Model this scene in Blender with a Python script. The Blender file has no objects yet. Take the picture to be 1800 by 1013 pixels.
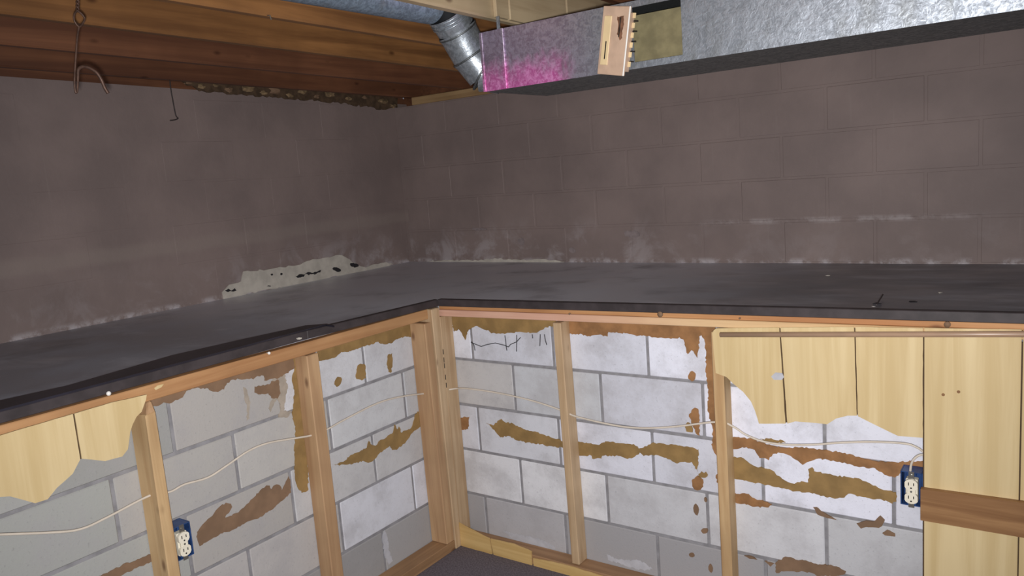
import bpy, bmesh, math, random
from mathutils import Vector, Matrix
random.seed(7)
SC = bpy.context.scene
COL = SC.collection

# ------------------------------------------------------------------ camera
CAM = Vector((3.55611, -3.81006, 0.53472))
YAW, PITCH, ROLL, FPX = -0.6231445, -0.1469058, -0.0768996, 1372.954
fw = Vector((math.sin(YAW) * math.cos(PITCH), math.cos(YAW) * math.cos(PITCH), math.sin(PITCH)))
rt = Vector((math.cos(YAW), -math.sin(YAW), 0))
up = rt.cross(fw)
rt = rt * math.cos(ROLL) + up * math.sin(ROLL)
up = rt.cross(fw)
cd = bpy.data.cameras.new('camera')
cam = bpy.data.objects.new('camera', cd)
COL.objects.link(cam)
cam.matrix_world = Matrix(((rt.x, up.x, -fw.x, CAM.x), (rt.y, up.y, -fw.y, CAM.y), (rt.z, up.z, -fw.z, CAM.z), (0, 0, 0, 1)))
cd.sensor_width = 36.0
cd.lens = FPX / 1800 * 36.0
cd.clip_start = 0.01
SC.camera = cam

# ------------------------------------------------------------------ world, light, exposure
w = bpy.data.worlds.new('ambient_fill')
SC.world = w
w.use_nodes = True
w.node_tree.nodes['Background'].inputs[0].default_value = (0.80, 0.85, 1.0, 1)
w.node_tree.nodes['Background'].inputs[1].default_value = 0.20  # even fill light added in place of bounce from the unbuilt walls
ld = bpy.data.lights.new('torch_light', 'SPOT')
ld.energy = 298
ld.color = (1.0, 0.97, 0.95)
ld.spot_size = math.radians(112)
ld.spot_blend = 1.0
ld.shadow_soft_size = 0.02
lo = bpy.data.objects.new('torch_light', ld)
COL.objects.link(lo)
lo.location = (3.575, -3.835, 0.50)
tgt = Vector((1.75, -1.30, -0.02))
lo.rotation_euler = (tgt - Vector(lo.location)).to_track_quat('-Z', 'Y').to_euler()
vs = SC.view_settings
vs.view_transform = 'Standard'
vs.look = 'None'
vs.gamma = 1.0
vs.use_curve_mapping = False
vs.exposure = 0.0

# ------------------------------------------------------------------ helpers
def ray(u, v):
    return rt * ((u - 900) / FPX) + up * (-(v - 506.5) / FPX) + fw
def at(u, v, ax, val):
    """world point where the sight line through photo point (u, v) meets the plane axis = val"""
    d = ray(u, v)
    return CAM + d * ((val - CAM[ax]) / d[ax])
def c255(r, g, b):
    f = lambda c: (c / 255 / 12.92) if c / 255 <= 0.04045 else ((c / 255 + 0.055) / 1.055) ** 2.4
    return (f(r), f(g), f(b), 1)

def tag(o, label, cat=None, group=None, kind=None):
    o['label'] = label
    if cat: o['category'] = cat
    if group: o['group'] = group
    if kind: o['kind'] = kind
    return o
def empty(name, loc, label, cat, group=None):
    o = bpy.data.objects.new(name, None)
    o.empty_display_size = 0.05
    COL.objects.link(o)
    o.location = loc
    return tag(o, label, cat, group)
def link(name, me, mat, parent=None):
    o = bpy.data.objects.new(name, me)
    COL.objects.link(o)
    if mat is not None and not me.materials: me.materials.append(mat)
    if parent is not None:
        o.parent = parent
        o.matrix_parent_inverse = Matrix.Translation(-Vector(parent.location)) if parent.type == 'EMPTY' else Matrix.Identity(4)
    return o
def obj(name, bm, mat, parent=None, smooth=False):
    bmesh.ops.recalc_face_normals(bm, faces=bm.faces)
    me = bpy.data.meshes.new(name)
    bm.to_mesh(me)
    bm.free()
    if smooth:
        for f in me.polygons: f.use_smooth = True
    return link(name, me, mat, parent)
def struct(name, bm, mat, label):
    return tag(obj(name, bm, mat), label, None, None, 'structure')

def hexa(bm, P, bev=0.0):
    """box from 8 corners: bottom ring of four then top ring of four"""
    v = [bm.verts.new(p) for p in P]
    F = [(0, 1, 2, 3), (4, 5, 6, 7), (0, 1, 5, 4), (1, 2, 6, 5), (2, 3, 7, 6), (3, 0, 4, 7)]
    fs = [bm.faces.new([v[i] for i in f]) for f in F]
    bmesh.ops.recalc_face_normals(bm, faces=fs)
    if bev:
        es = list({e for f in fs for e in f.edges})
        bmesh.ops.bevel(bm, geom=es, offset=bev, segments=1, affect='EDGES')
    return bm
def box(x0, x1, y0, y1, z0, z1, bev=0.0, bm=None):
    bm = bm or bmesh.new()
    return hexa(bm, [(x0, y0, z0), (x1, y0, z0), (x1, y1, z0), (x0, y1, z0), (x0, y0, z1), (x1, y0, z1), (x1, y1, z1), (x0, y1, z1)], bev)
def prism(pts, n, th, bm=None):
    """flat outline extruded by th against its outward normal n"""
    bm = bm or bmesh.new()
    n = Vector(n)
    a = [bm.verts.new(p) for p in pts]
    b = [bm.verts.new(Vector(p) - n * th) for p in pts]
    bm.faces.new(a)
    bm.faces.new(b[::-1])
    k = len(a)
    for i in range(k): bm.faces.new((a[i], b[i], b[(i + 1) % k], a[(i + 1) % k]))
    return bm
def smooth_path(pts, sub=6):
    P = [Vector(p) for p in pts]
    if len(P) < 3: return P
    out = []
    for i in range(len(P) - 1):
        p0, p1, p2, p3 = P[max(i - 1, 0)], P[i], P[i + 1], P[min(i + 2, len(P) - 1)]
        for s in range(sub):
            t = s / sub
            out.append(0.5 * ((2 * p1) + (p2 - p0) * t + (2 * p0 - 5 * p1 + 4 * p2 - p3) * t * t + (3 * p1 - p0 - 3 * p2 + p3) * t ** 3))
    out.append(P[-1])
    return out
def tube(pts, r, seg=8, bm=None, caps=True, sx=1.0):
    """tube along pts; r may be a list"""
    bm = bm or bmesh.new()
    P = [Vector(p) for p in pts]
    rr = r if isinstance(r, (list, tuple)) else [r] * len(P)
    t0 = (P[1] - P[0]).normalized()
    nrm = t0.orthogonal().normalized()
    rings = []
    for i, p in enumerate(P):
        t = (P[min(i + 1, len(P) - 1)] - P[max(i - 1, 0)]).normalized()
        nrm = (nrm - t * nrm.dot(t)).normalized()
        bi = t.cross(nrm)
        rings.append([bm.verts.new(p + (nrm * math.cos(2 * math.pi * k / seg) * sx + bi * math.sin(2 * math.pi * k / seg)) * rr[i]) for k in range(seg)])
    for a, b in zip(rings, rings[1:]):
        for k in range(seg): bm.faces.new((a[k], a[(k + 1) % seg], b[(k + 1) % seg], b[k]))
    if caps:
        bm.faces.new(rings[0][::-1])
        bm.faces.new(rings[-1])
    return bm
def rag(pts, amp, step, seed):
    """outline with a torn, uneven edge"""
    rnd = random.Random(seed)
    out = []
    k = len(pts)
    for i in range(k):
        a, b = Vector(pts[i]), Vector(pts[(i + 1) % k])
        m = max(1, int((b - a).length / step))
        for s in range(m):
            q = a.lerp(b, s / m)
            d = (b - a).normalized()
            j = Vector((rnd.uniform(-1, 1), rnd.uniform(-1, 1), rnd.uniform(-1, 1))) * amp
            out.append(q + (j if s else j * 0.3))
    return out
def crop(x0, y0, s, pts):
    return [(x0 + x / s, y0 + y / s) for x, y in pts]

# ------------------------------------------------------------------ materials
class N:
    def __init__(s, name, rough=0.7, metal=0.0, spec=0.4):
        s.m = bpy.data.materials.new(name)
        s.m.use_nodes = True
        s.t = s.m.node_tree
        s.b = s.t.nodes['Principled BSDF']
        s.b.inputs['Roughness'].default_value = rough
        s.b.inputs['Metallic'].default_value = metal
        s.b.inputs['Specular IOR Level'].default_value = spec
        s.co = {}
    def n(s, kind, **k):
        q = s.t.nodes.new(kind)
        for a, b in k.items(): setattr(q, a, b)
        return q
    def L(s, a, b): s.t.links.new(a, b)
    def coord(s, kind='Object', scale=(1, 1, 1), rot=(0, 0, 0)):
        if kind == 'World':
            src = s.n('ShaderNodeNewGeometry').outputs['Position']
        else:
            src = s.n('ShaderNodeTexCoord').outputs[kind]
        mp = s.n('ShaderNodeMapping')
        mp.inputs['Scale'].default_value = scale
        mp.inputs['Rotation'].default_value = rot
        s.L(src, mp.inputs['Vector'])
        return mp.outputs['Vector']
    def noise(s, vec, scale, detail=4, rough=0.55, dist=0.0):
        q = s.n('ShaderNodeTexNoise')
        q.inputs['Scale'].default_value = scale
        q.inputs['Detail'].default_value = detail
        q.inputs['Roughness'].default_value = rough
        q.inputs['Distortion'].default_value = dist
        s.L(vec, q.inputs['Vector'])
        return q.outputs['Fac']
    def ramp(s, fac, stops):
        q = s.n('ShaderNodeValToRGB')
        e = q.color_ramp.elements
        while len(e) < len(stops): e.new(0.5)
        for el, (p, c) in zip(e, stops):
            el.position = p
            el.color = c if len(c) == 4 else (*c, 1)
        s.L(fac, q.inputs['Fac'])
        return q.outputs['Color']
    def grey(s, fac, lo, hi, a=0.0, b=1.0):
        q = s.n('ShaderNodeMapRange')
        q.interpolation_type = 'SMOOTHSTEP'
        for nm, v in (('From Min', lo), ('From Max', hi), ('To Min', a), ('To Max', b)): q.inputs[nm].default_value = v
        s.L(fac, q.inputs['Value'])
        return q.outputs['Result']
    def math(s, op, a, b=None):
        q = s.n('ShaderNodeMath', operation=op)
        for i, x in enumerate((a, b)):
            if x is None: continue
            if isinstance(x, (int, float)): q.inputs[i].default_value = x
            else: s.L(x, q.inputs[i])
        return q.outputs[0]
    def mix(s, fac, a, b, mode='MIX'):
        q = s.n('ShaderNodeMix', data_type='RGBA', blend_type=mode)
        for sock, x in ((q.inputs['Factor'], fac), (q.inputs['A'], a), (q.inputs['B'], b)):
            if isinstance(x, (int, float, tuple)): sock.default_value = x
            else: s.L(x, sock)
        return q.outputs['Result']
    def sep(s, vec):
        q = s.n('ShaderNodeSeparateXYZ')
        s.L(vec, q.inputs[0])
        return q.outputs
    def color(s, c):
        if isinstance(c, tuple): s.b.inputs['Base Color'].default_value = c
        else: s.L(c, s.b.inputs['Base Color'])
    def bump(s, h, strength=0.3, dist=0.002):
        q = s.n('ShaderNodeBump')
        q.inputs['Strength'].default_value = strength
        q.inputs['Distance'].default_value = dist
        s.L(h, q.inputs['Height'])
        s.L(q.outputs['Normal'], s.b.inputs['Normal'])

def wood(name, dark, light, axis, rough=0.65, scale=1.0, knots=True, streak=1.0):
    m = N(name, rough)
    sc = [26 * scale, 26 * scale, 26 * scale]
    sc[axis] = 1.1 * scale
    v = m.coord('World', tuple(sc))
    f1 = m.noise(v, 1.0, 5, 0.6, 0.6)
    f2 = m.noise(m.coord('World', (3, 3, 3)), 1.0, 3)
    c = m.mix(m.grey(f1, 0.32, 0.68), dark, light)
    c = m.mix(m.grey(f2, 0.35, 0.7, 0, 0.45 * streak), c, tuple(x * 0.72 for x in dark[:3]) + (1,))
    if knots:
        s2 = [9, 9, 9]
        s2[axis] = 4.5
        q = m.n('ShaderNodeTexVoronoi')
        q.inputs['Scale'].default_value = 1.0
        m.L(m.coord('World', tuple(s2)), q.inputs['Vector'])
        k = m.grey(q.outputs['Distance'], 0.03, 0.13, 0.75, 0.0)
        c = m.mix(k, c, (dark[0] * 0.3, dark[1] * 0.22, dark[2] * 0.2, 1))
    m.color(c)
    m.bump(f1, 0.25, 0.001)
    return m.m
def plain(name, c, rough=0.6, metal=0.0, var=0.15, scale=30, bump=0.0, spec=0.4):
    m = N(name, rough, metal, spec)
    f = m.noise(m.coord('World'), scale, 4)
    m.color(m.mix(m.grey(f, 0.3, 0.7), tuple(x * (1 - var) for x in c[:3]) + (1,), tuple(min(1, x * (1 + var)) for x in c[:3]) + (1,)))
    if bump: m.bump(f, bump, 0.002)
    return m.m

# brown painted blocks of the upper walls, with mineral bloom creeping up from the ledge
def mat_paint():
    m = N('brown_wall_paint', 0.62, spec=0.35)
    P = m.coord('World')
    X, Y, Z = m.sep(P)
    n1 = m.noise(P, 2.2, 4)
    n2 = m.noise(m.coord('World', (60, 60, 2.2)), 1.0, 3)
    n3 = m.noise(P, 38, 4, 0.6)
    c = m.mix(m.grey(n1, 0.3, 0.7), c255(130, 116, 113), c255(146, 130, 126))
    c = m.mix(m.grey(n2, 0.62, 0.80, 0, 0.16), c, c255(165, 155, 150))
    # paint lap line on the left wall
    lw = m.math('LESS_THAN', X, 0.03)
    zz = m.math('ADD', Z, m.math('MULTIPLY', m.noise(P, 6, 3), 0.03))
    band = m.math('MULTIPLY', m.grey(zz, 0.265, 0.30), m.grey(zz, 0.325, 0.37, 1, 0))
    c = m.mix(m.math('MULTIPLY', m.math('MULTIPLY', band, lw), 0.30), c, c255(160, 148, 140))
    # bloom
    h = m.grey(Z, 0.03, 0.30, 1.0, 0.0)
    nb = m.noise(P, 5.0, 6, 0.68, 0.4)
    bl = m.math('MULTIPLY', m.grey(nb, 0.47, 0.66), h)
    bl = m.math('MULTIPLY', bl, m.grey(X, 1.3, 2.2, 1.6, 0.35))
    bl = m.math('MULTIPLY', bl, m.grey(Y, -1.7, -0.7, 0.4, 1.0))
    c = m.mix(m.math('MULTIPLY', bl, 0.24), c, c255(205, 200, 205))
    h2 = m.grey(Z, 0.0, 0.035, 1.0, 0.0)
    c = m.mix(m.math('MULTIPLY', m.math('MULTIPLY', h2, m.grey(m.noise(P, 9, 5, 0.7), 0.45, 0.62)), 0.65), c, c255(210, 205, 210))
    # crust along the first bed joint on the far right
    j = m.math('MULTIPLY', m.grey(Z, 0.185, 0.203), m.grey(Z, 0.206, 0.228, 1, 0))
    j = m.math('MULTIPLY', m.math('MULTIPLY', j, m.grey(X, 1.9, 2.3)), m.grey(X, 3.0, 3.4, 1, 0))
    c = m.mix(m.math('MULTIPLY', m.math('MULTIPLY', j, m.grey(m.noise(P, 7, 5, 0.7), 0.42, 0.62)), 0.38), c, c255(205, 198, 200))
    m.color(c)
    m.bump(m.math('ADD', n3, m.math('MULTIPLY', n1, 0.6)), 0.35, 0.003)
    return m.m
PAINT = mat_paint()

def mat_block():
    m = N('white_block', 0.85, spec=0.25)
    P = m.coord('World')
    oi = m.n('ShaderNodeObjectInfo')
    n1 = m.noise(P, 6, 6, 0.68)
    n2 = m.noise(P, 120, 3, 0.6)
    c = m.mix(m.grey(n1, 0.40, 0.70, 0, 0.50), oi.outputs['Color'], c255(164, 162, 165))
    c = m.mix(m.grey(n2, 0.60, 0.75, 0, 0.28), c, c255(110, 108, 112))
    m.color(c)
    m.bump(n2, 0.35, 0.002)
    return m.m
BLOCK = mat_block()
MORTAR = plain('grey_mortar', c255(140, 139, 143), 0.9, var=0.16, scale=25, bump=0.4)
GLUE_O = plain('ochre_adhesive', c255(146, 118, 74), 0.75, var=0.17, scale=14, bump=0.3)
GLUE_B = plain('brown_adhesive', c255(130, 104, 82), 0.8, var=0.14, scale=12, bump=0.3)
GLUE_R = plain('rust_adhesive', c255(148, 108, 70), 0.75, var=0.22, scale=18, bump=0.3)
STAIN = plain('water_stain', c255(166, 156, 144), 0.9, var=0.16, scale=22)

def mat_ledge():
    m = N('ledge_coating', 0.4, spec=0.9)
    P = m.coord('World')
    a = m.noise(m.coord('World', (1.3, 3.0, 3.0), (0, 0, 0.5)), 1.6, 5, 0.6, 0.5)
    b = m.noise(P, 3.4, 5, 0.65)
    f = m.noise(P, 90, 3)
    c = m.mix(m.grey(b, 0.35, 0.68), c255(140, 143, 154), c255(170, 174, 186))
    c = m.mix(m.grey(a, 0.50, 0.70, 0, 0.65), c, c255(206, 208, 218))
    c = m.mix(m.grey(m.noise(P, 1.7, 4, 0.6, 0.8), 0.52, 0.68, 0, 0.6), c, c255(112, 110, 116))
    X, Y, Z = m.sep(P)
    dust_and_light = m.math('MULTIPLY', m.grey(X, 1.9, 2.7, 1, 0), m.grey(Y, -2.3, -1.5))  # dusty corner, also brightened in colour to offset the light's falloff
    dust_and_light = m.math('MULTIPLY', dust_and_light, m.grey(m.noise(P, 2.6, 5, 0.6), 0.22, 0.52))
    dark_end = m.math('MULTIPLY', m.grey(X, 2.2, 3.0), m.grey(m.noise(m.coord('World', (1, 2.5, 1)), 2.0, 5, 0.6), 0.25, 0.6))  # darker blotches towards the right end of the ledge
    c = m.mix(m.math('MULTIPLY', dark_end, 0.7), c, c255(96, 95, 100))
    c = m.mix(m.math('MULTIPLY', dust_and_light, 0.92), c, c255(232, 236, 248))
    m.color(c)
    m.L(m.grey(b, 0.3, 0.7, 0.30, 0.50), m.b.inputs['Roughness'])
    m.bump(m.math('ADD', f, b), 0.2, 0.003)
    return m.m
LEDGE = mat_ledge()
EDGE = plain('black_ledge_edge', c255(62, 56, 58), 0.5, var=0.25, scale=14)
MEMB = plain('black_membrane', c255(38, 36, 46), 0.38, var=0.3, scale=9, bump=0.3)
CARPET = plain('dark_carpet', c255(104, 98, 105), 0.95, var=0.28, scale=160, bump=0.6, spec=0.1)
W_ORANGE = wood('orange_pine', c255(166, 120, 80), c255(192, 148, 104), 1)
W_ORANGE_X = wood('orange_pine_rail', c255(178, 124, 80), c255(204, 156, 108), 0)
def mat_rail():
    m = N('pink_pine', 0.65)
    f1 = m.noise(m.coord('World', (1.1, 26, 26)), 1.0, 5, 0.6, 0.6)
    X = m.sep(m.coord('World'))[0]
    a = m.mix(m.grey(f1, 0.3, 0.7), c255(204, 158, 136), c255(224, 182, 160))
    b = m.mix(m.grey(f1, 0.3, 0.7), c255(198, 162, 118), c255(220, 188, 144))
    m.color(m.mix(m.grey(X, 1.9, 2.7), a, b))
    m.bump(f1, 0.25, 0.001)
    return m.m
W_PINK = mat_rail()
W_STUD = wood('pine_stud', c255(176, 146, 112), c255(206, 180, 146), 2)
W_STUDY = wood('yellow_pine_stud', c255(180, 144, 102), c255(212, 182, 138), 2, scale=0.8)
W_STUDB = wood('brown_pine_stud', c255(170, 134, 100), c255(194, 160, 122), 2)
W_PLATE = wood('brown_plate', c255(140, 108, 78), c255(168, 132, 96), 1)
W_PLATEX = wood('brown_plate_right', c255(146, 112, 82), c255(174, 138, 104), 0)
W_JOIST = wood('stained_joist', c255(112, 76, 46), c255(158, 112, 68), 1, rough=0.5, scale=0.7)
W_JOISTR = wood('red_stained_joist', c255(100, 64, 46), c255(132, 88, 62), 1, rough=0.55, scale=0.7)
W_PALE = wood('pale_joist', c255(176, 154, 122), c255(204, 184, 150), 1, scale=0.6)
W_SILL = wood('sill_pine', c255(150, 120, 84), c255(176, 146, 106), 0, knots=False)
W_SUB = wood('subfloor', c255(128, 84, 48), c255(160, 110, 66), 0)
W_PANEL = wood('yellow_panel', c255(206, 182, 134), c255(222, 201, 156), 2, rough=0.5, scale=0.75, knots=False, streak=0.25)
W_PANELB = wood('base_panel', c255(196, 162, 104), c255(214, 182, 124), 0, rough=0.5, knots=False, streak=0.25)
W_RAIL = wood('walnut_board', c255(132, 94, 60), c255(172, 132, 90), 0, rough=0.55, knots=False)
GROOVE = plain('groove_dark', c255(80, 62, 42), 0.8)
CABLE = plain('cream_cable', c255(214, 204, 190), 0.45, var=0.05)
BLUE = plain('blue_plastic', c255(44, 72, 122), 0.4, var=0.2, scale=40)
IVORY = plain('ivory_plastic', c255(236, 230, 212), 0.4, var=0.03)
DARK = plain('dark_slot', c255(30, 26, 24), 0.7)
STEEL = plain('screw_steel', c255(170, 168, 160), 0.35, metal=0.9, var=0.1)
RODM = plain('brown_rod', c255(176, 146, 122), 0.32, var=0.08, scale=12, spec=0.6)
RUST = plain('rusty_wire', c255(88, 66, 56), 0.5, metal=0.35, var=0.3, scale=60)
WIRE = plain('dark_wire', c255(62, 54, 54), 0.6)
PLASTER = plain('white_plaster', c255(196, 190, 180), 0.85, var=0.12, scale=16, bump=0.4)
CHAR = plain('black_residue', c255(44, 42, 46), 0.8)
CHUNK = plain('old_mortar', c255(134, 112, 84), 0.95, var=0.35, scale=40, bump=0.6)
WHITE = plain('white_plastic', c255(240, 238, 234), 0.4, var=0.02)
TAN = plain('beige_enamel', c255(196, 168, 146), 0.5, var=0.10, scale=20)
TANL = plain('beige_enamel_clean', c255(226, 202, 158), 0.5, var=0.05, scale=20)
RUSTP = plain('rust_patch', c255(116, 82, 62), 0.8, var=0.35, scale=60)
PIPE_IN = plain('pipe_inside', c255(40, 42, 46), 0.6, metal=0.5)

def mat_galv(name, pink=False, base=(172, 180, 190), rough=0.46, metal=0.9):
    m = N(name, rough, metal)
    P = m.coord('World')
    a1 = m.noise(P, 34, 3, 0.6, 1.6)
    a2 = m.noise(P, 75, 2, 0.5, 1.2)
    a3 = m.noise(m.coord('World', (1, 1, 0.35)), 11, 4, 0.6, 0.5)
    g = m.math('ADD', m.math('MULTIPLY', a1, 0.6), m.math('MULTIPLY', a2, 0.4))
    c = m.mix(m.grey(g, 0.38, 0.62), c255(*[int(x * 0.86) for x in base]), c255(*[min(255, int(x * 1.12)) for x in base]))
    c = m.mix(m.grey(a3, 0.5, 0.75, 0, 0.5), c, c255(128, 130, 126))
    m.L(m.grey(g, 0.36, 0.64, rough + 0.07, rough - 0.06), m.b.inputs['Roughness'])
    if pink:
        # pink tint over the closed end, stronger towards the bottom
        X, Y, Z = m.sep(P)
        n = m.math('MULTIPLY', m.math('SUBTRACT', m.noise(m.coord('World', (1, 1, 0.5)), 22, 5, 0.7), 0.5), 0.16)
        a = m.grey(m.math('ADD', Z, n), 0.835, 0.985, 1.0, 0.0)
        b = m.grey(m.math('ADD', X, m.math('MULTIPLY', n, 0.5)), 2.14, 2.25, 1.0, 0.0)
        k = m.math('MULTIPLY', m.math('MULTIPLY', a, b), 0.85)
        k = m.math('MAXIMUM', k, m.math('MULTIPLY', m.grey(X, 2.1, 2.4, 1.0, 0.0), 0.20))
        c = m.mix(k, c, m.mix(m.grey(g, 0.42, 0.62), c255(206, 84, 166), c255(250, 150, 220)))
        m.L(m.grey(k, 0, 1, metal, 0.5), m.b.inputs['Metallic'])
    m.color(c)
    m.bump(m.math('ADD', m.noise(P, 9, 2), m.math('MULTIPLY', g, 0.5)), 0.4, 0.006)
    return m.m
GALV = mat_galv('galvanized_steel')
GALVP = mat_galv('galvanized_steel_pink_tinted', True)
GALVD = mat_galv('dull_galvanized', False, (124, 128, 130), 0.5)
GALVB = mat_galv('bluish_galvanized_pipe', False, (142, 160, 178), 0.5, 0.45)
GALVE = mat_galv('bright_galvanized_elbow', False, (176, 184, 192), 0.36, 0.75)
GALVI = plain('duct_lining', c255(124, 116, 86), 0.7, var=0.2, scale=18)

# ------------------------------------------------------------------ geometry constants
B = 0.2032
YR, XL = -1.2905, 1.3348            # faces of the lower walls
ZF = -1.063                          # floor
FX, FY = 1.405, -1.356               # faces of the plates / ledge edge
XE, YE = 4.3, -4.0                   # how far the room is built

# ------------------------------------------------------------------ the setting
struct('floor', box(XL - 0.05, XE + 0.6, YE - 1.2, YR + 0.05, ZF - 0.08, ZF), CARPET, 'dark grey carpeted floor at the foot of the low block walls')
zt = lambda y: 1.05 - 0.018 * y      # underside of the joists
bm = bmesh.new()
hexa(bm, [(-0.2, YE, zt(YE) + 0.19), (XE, YE, zt(YE) + 0.19), (XE, 0.2, zt(0.2) + 0.19), (-0.2, 0.2, zt(0.2) + 0.19),
          (-0.2, YE, zt(YE) + 0.22), (XE, YE, zt(YE) + 0.22), (XE, 0.2, zt(0.2) + 0.22), (-0.2, 0.2, zt(0.2) + 0.22)])
struct('ceiling', bm, W_SUB, 'wooden subfloor above the open ceiling joists')

_cache = {}
def block_mesh(L, h, d, bev, mat):
    key = (round(L, 4), round(h, 4), mat.name)
    if key not in _cache:
        b_ = box(-L / 2, L / 2, 0, d, -h / 2, h / 2, bev)
        me = bpy.data.meshes.new('block')
        bmesh.ops.recalc_face_normals(b_, faces=b_.faces)
        b_.to_mesh(me)
        b_.free()
        me.materials.append(mat)
        _cache[key] = me
    return _cache[key]
def lay(wall, side, face, start, end, zs, origin, par, joint, proud, mat, tint=None, bev=0.003):
    """courses of blocks; side 'R' faces -Y and runs along X, 'L' faces +X and runs along Y"""
    rnd = random.Random(ord(side) + int(abs(face) * 100))
    for r, (z0, z1) in enumerate(zs):
        off = origin + (B if par[r] else 0.0)
        lo_, hi_ = min(start, end), max(start, end)
        k = math.floor((lo_ - off) / (2 * B))
        a = off + k * 2 * B
        while a < hi_ - 1e-6:
            s, e = max(a, lo_), min(a + 2 * B, hi_)
            if e - s > 0.04:
                me = block_mesh(e - s - joint, z1 - z0 - joint, 0.05, bev, mat)
                o = bpy.data.objects.new('block', me)
                COL.objects.link(o)
                o.parent = wall
                dz = rnd.uniform(-0.0008, 0.0008)
                pr = proud + rnd.uniform(-0.0007, 0.0007)
                if side == 'R':
                    o.location = ((s + e) / 2, face - pr, (z0 + z1) / 2 + dz)
                else:
                    o.location = (face + pr, (s + e) / 2, (z0 + z1) / 2 + dz)
                    o.rotation_euler = (0, 0, math.pi / 2)
                if tint: o.color = tint((s + e) / 2, r, rnd)
            a += 2 * B

# upper walls: wall slab carries the joints, blocks stand a hair proud of it
ZU = [(0.0 + B * i, B * (i + 1)) for i in range(4)] + [(4 * B, 1.0)]
wr = struct('wall_right_upper', box(0.0, XE, 0.0, 0.2, -0.04, 1.0), PAINT, 'brown painted concrete block wall at the right behind the ledge')
lay(wr, 'R', 0.0, 0.0, XE, ZU, 2.0404, [0, 1, 0, 1, 0], 0.008, 0.0018, PAINT, bev=0.004)
zwl = lambda y: 1.028 - 0.022 * y
wl = struct('wall_left_upper', hexa(bmesh.new(), [(-0.2, YE, -0.04), (0, YE, -0.04), (0, 0.2, -0.04), (-0.2, 0.2, -0.04), (-0.2, YE, zwl(YE)), (0, YE, zwl(YE)), (0, 0.2, zwl(0.2)), (-0.2, 0.2, zwl(0.2))]), PAINT, 'brown painted concrete block wall at the left behind the ledge')
lay(wl, 'L', 0.0, YE, 0.0, ZU[:4] + [(4 * B, 5 * B)], -2.0617, [1, 0, 1, 0, 1], 0.007, 0.0006, PAINT, bev=0.004)

# lower walls
ZL0 = -0.0385
ZLO = [(ZL0 - B * (i + 1), ZL0 - B * i) for i in range(5)] + [(ZL0, 0.0)]
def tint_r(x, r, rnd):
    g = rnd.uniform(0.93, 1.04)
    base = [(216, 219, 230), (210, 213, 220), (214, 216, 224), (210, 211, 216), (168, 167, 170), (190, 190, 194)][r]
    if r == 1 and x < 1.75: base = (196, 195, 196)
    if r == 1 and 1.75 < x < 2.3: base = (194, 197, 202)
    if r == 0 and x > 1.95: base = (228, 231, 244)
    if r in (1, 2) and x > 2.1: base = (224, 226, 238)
    if x < 2.0: g *= 1.05  # blocks near the corner lightened in colour to offset the lamp's falloff
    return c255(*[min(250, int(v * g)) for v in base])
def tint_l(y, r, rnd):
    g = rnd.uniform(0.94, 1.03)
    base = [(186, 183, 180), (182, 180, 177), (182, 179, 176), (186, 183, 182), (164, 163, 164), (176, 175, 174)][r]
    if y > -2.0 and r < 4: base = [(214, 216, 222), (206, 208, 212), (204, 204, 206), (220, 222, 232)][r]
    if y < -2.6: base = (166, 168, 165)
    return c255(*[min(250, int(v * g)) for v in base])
lr = struct('wall_right_lower', box(XL - 0.2, XE, YR + 0.004, YR + 0.2, ZF - 0.05, 0.0), MORTAR, 'low white and grey concrete block wall at the right below the ledge')
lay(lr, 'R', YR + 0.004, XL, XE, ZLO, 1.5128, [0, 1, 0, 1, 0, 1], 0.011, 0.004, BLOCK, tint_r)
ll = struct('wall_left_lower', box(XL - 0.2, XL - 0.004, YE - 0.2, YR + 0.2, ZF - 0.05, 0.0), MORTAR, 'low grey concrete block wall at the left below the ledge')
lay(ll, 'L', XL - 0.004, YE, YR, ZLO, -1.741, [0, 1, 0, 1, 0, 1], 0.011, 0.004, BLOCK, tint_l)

# ledge slab, an L between the low and the high walls
def zfr(x): return 0.029 + (x - 1.40) * 0.0135
def zfl(y): return 0.029 + max(0.0, min(0.014, (-1.36 - y) * 0.02))
bm = bmesh.new()
def quadstrip(a, b):
    return
T = 0.028
cols = [FX + 0.0, 2.0, 2.6, 3.2, 3.8, XE]
def add_pt(x, y, z): return bm.verts.new((x, y, z))
co = add_pt(0, 0, 0)
cf = add_pt(FX, FY, zfr(FX))
cob = add_pt(0, 0, -0.036)
cfb = add_pt(FX, FY, zfr(FX) - T)
prevR = (co, cf, cob, cfb)
for x in cols[1:]:
    cur = (add_pt(x, 0, 0), add_pt(x, FY, zfr(x)), add_pt(x, 0, -0.036), add_pt(x, FY, zfr(x) - T))
    bm.faces.new((prevR[0], prevR[1], cur[1], cur[0]))
    bm.faces.new((prevR[2], cur[2], cur[3], prevR[3]))
    bm.faces.new((prevR[1], prevR[3], cur[3], cur[1]))
    bm.faces.new((prevR[0], cur[0], cur[2], prevR[2]))
    prevR = cur
bm.faces.new((prevR[0], prevR[1], prevR[3], prevR[2]))
prevL = (co, cf, cob, cfb)
for y in [-1.9, -2.4, -3.0, -3.5, YE]:
    cur = (add_pt(0, y, 0), add_pt(FX, y, zfl(y)), add_pt(0, y, -0.036), add_pt(FX, y, zfl(y) - T))
    bm.faces.new((prevL[0], cur[0], cur[1], prevL[1]))
    bm.faces.new((prevL[2], prevL[3], cur[3], cur[2]))
    bm.faces.new((prevL[1], cur[1], cur[3], prevL[3]))
    bm.faces.new((prevL[0], prevL[2], cur[2], cur[0]))
    prevL = cur
bm.faces.new((prevL[0], prevL[2], prevL[3], prevL[1]))
ledge = struct('concrete_ledge', bm, LEDGE, 'wide dark grey coated ledge running around the corner behind the low walls')
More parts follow.
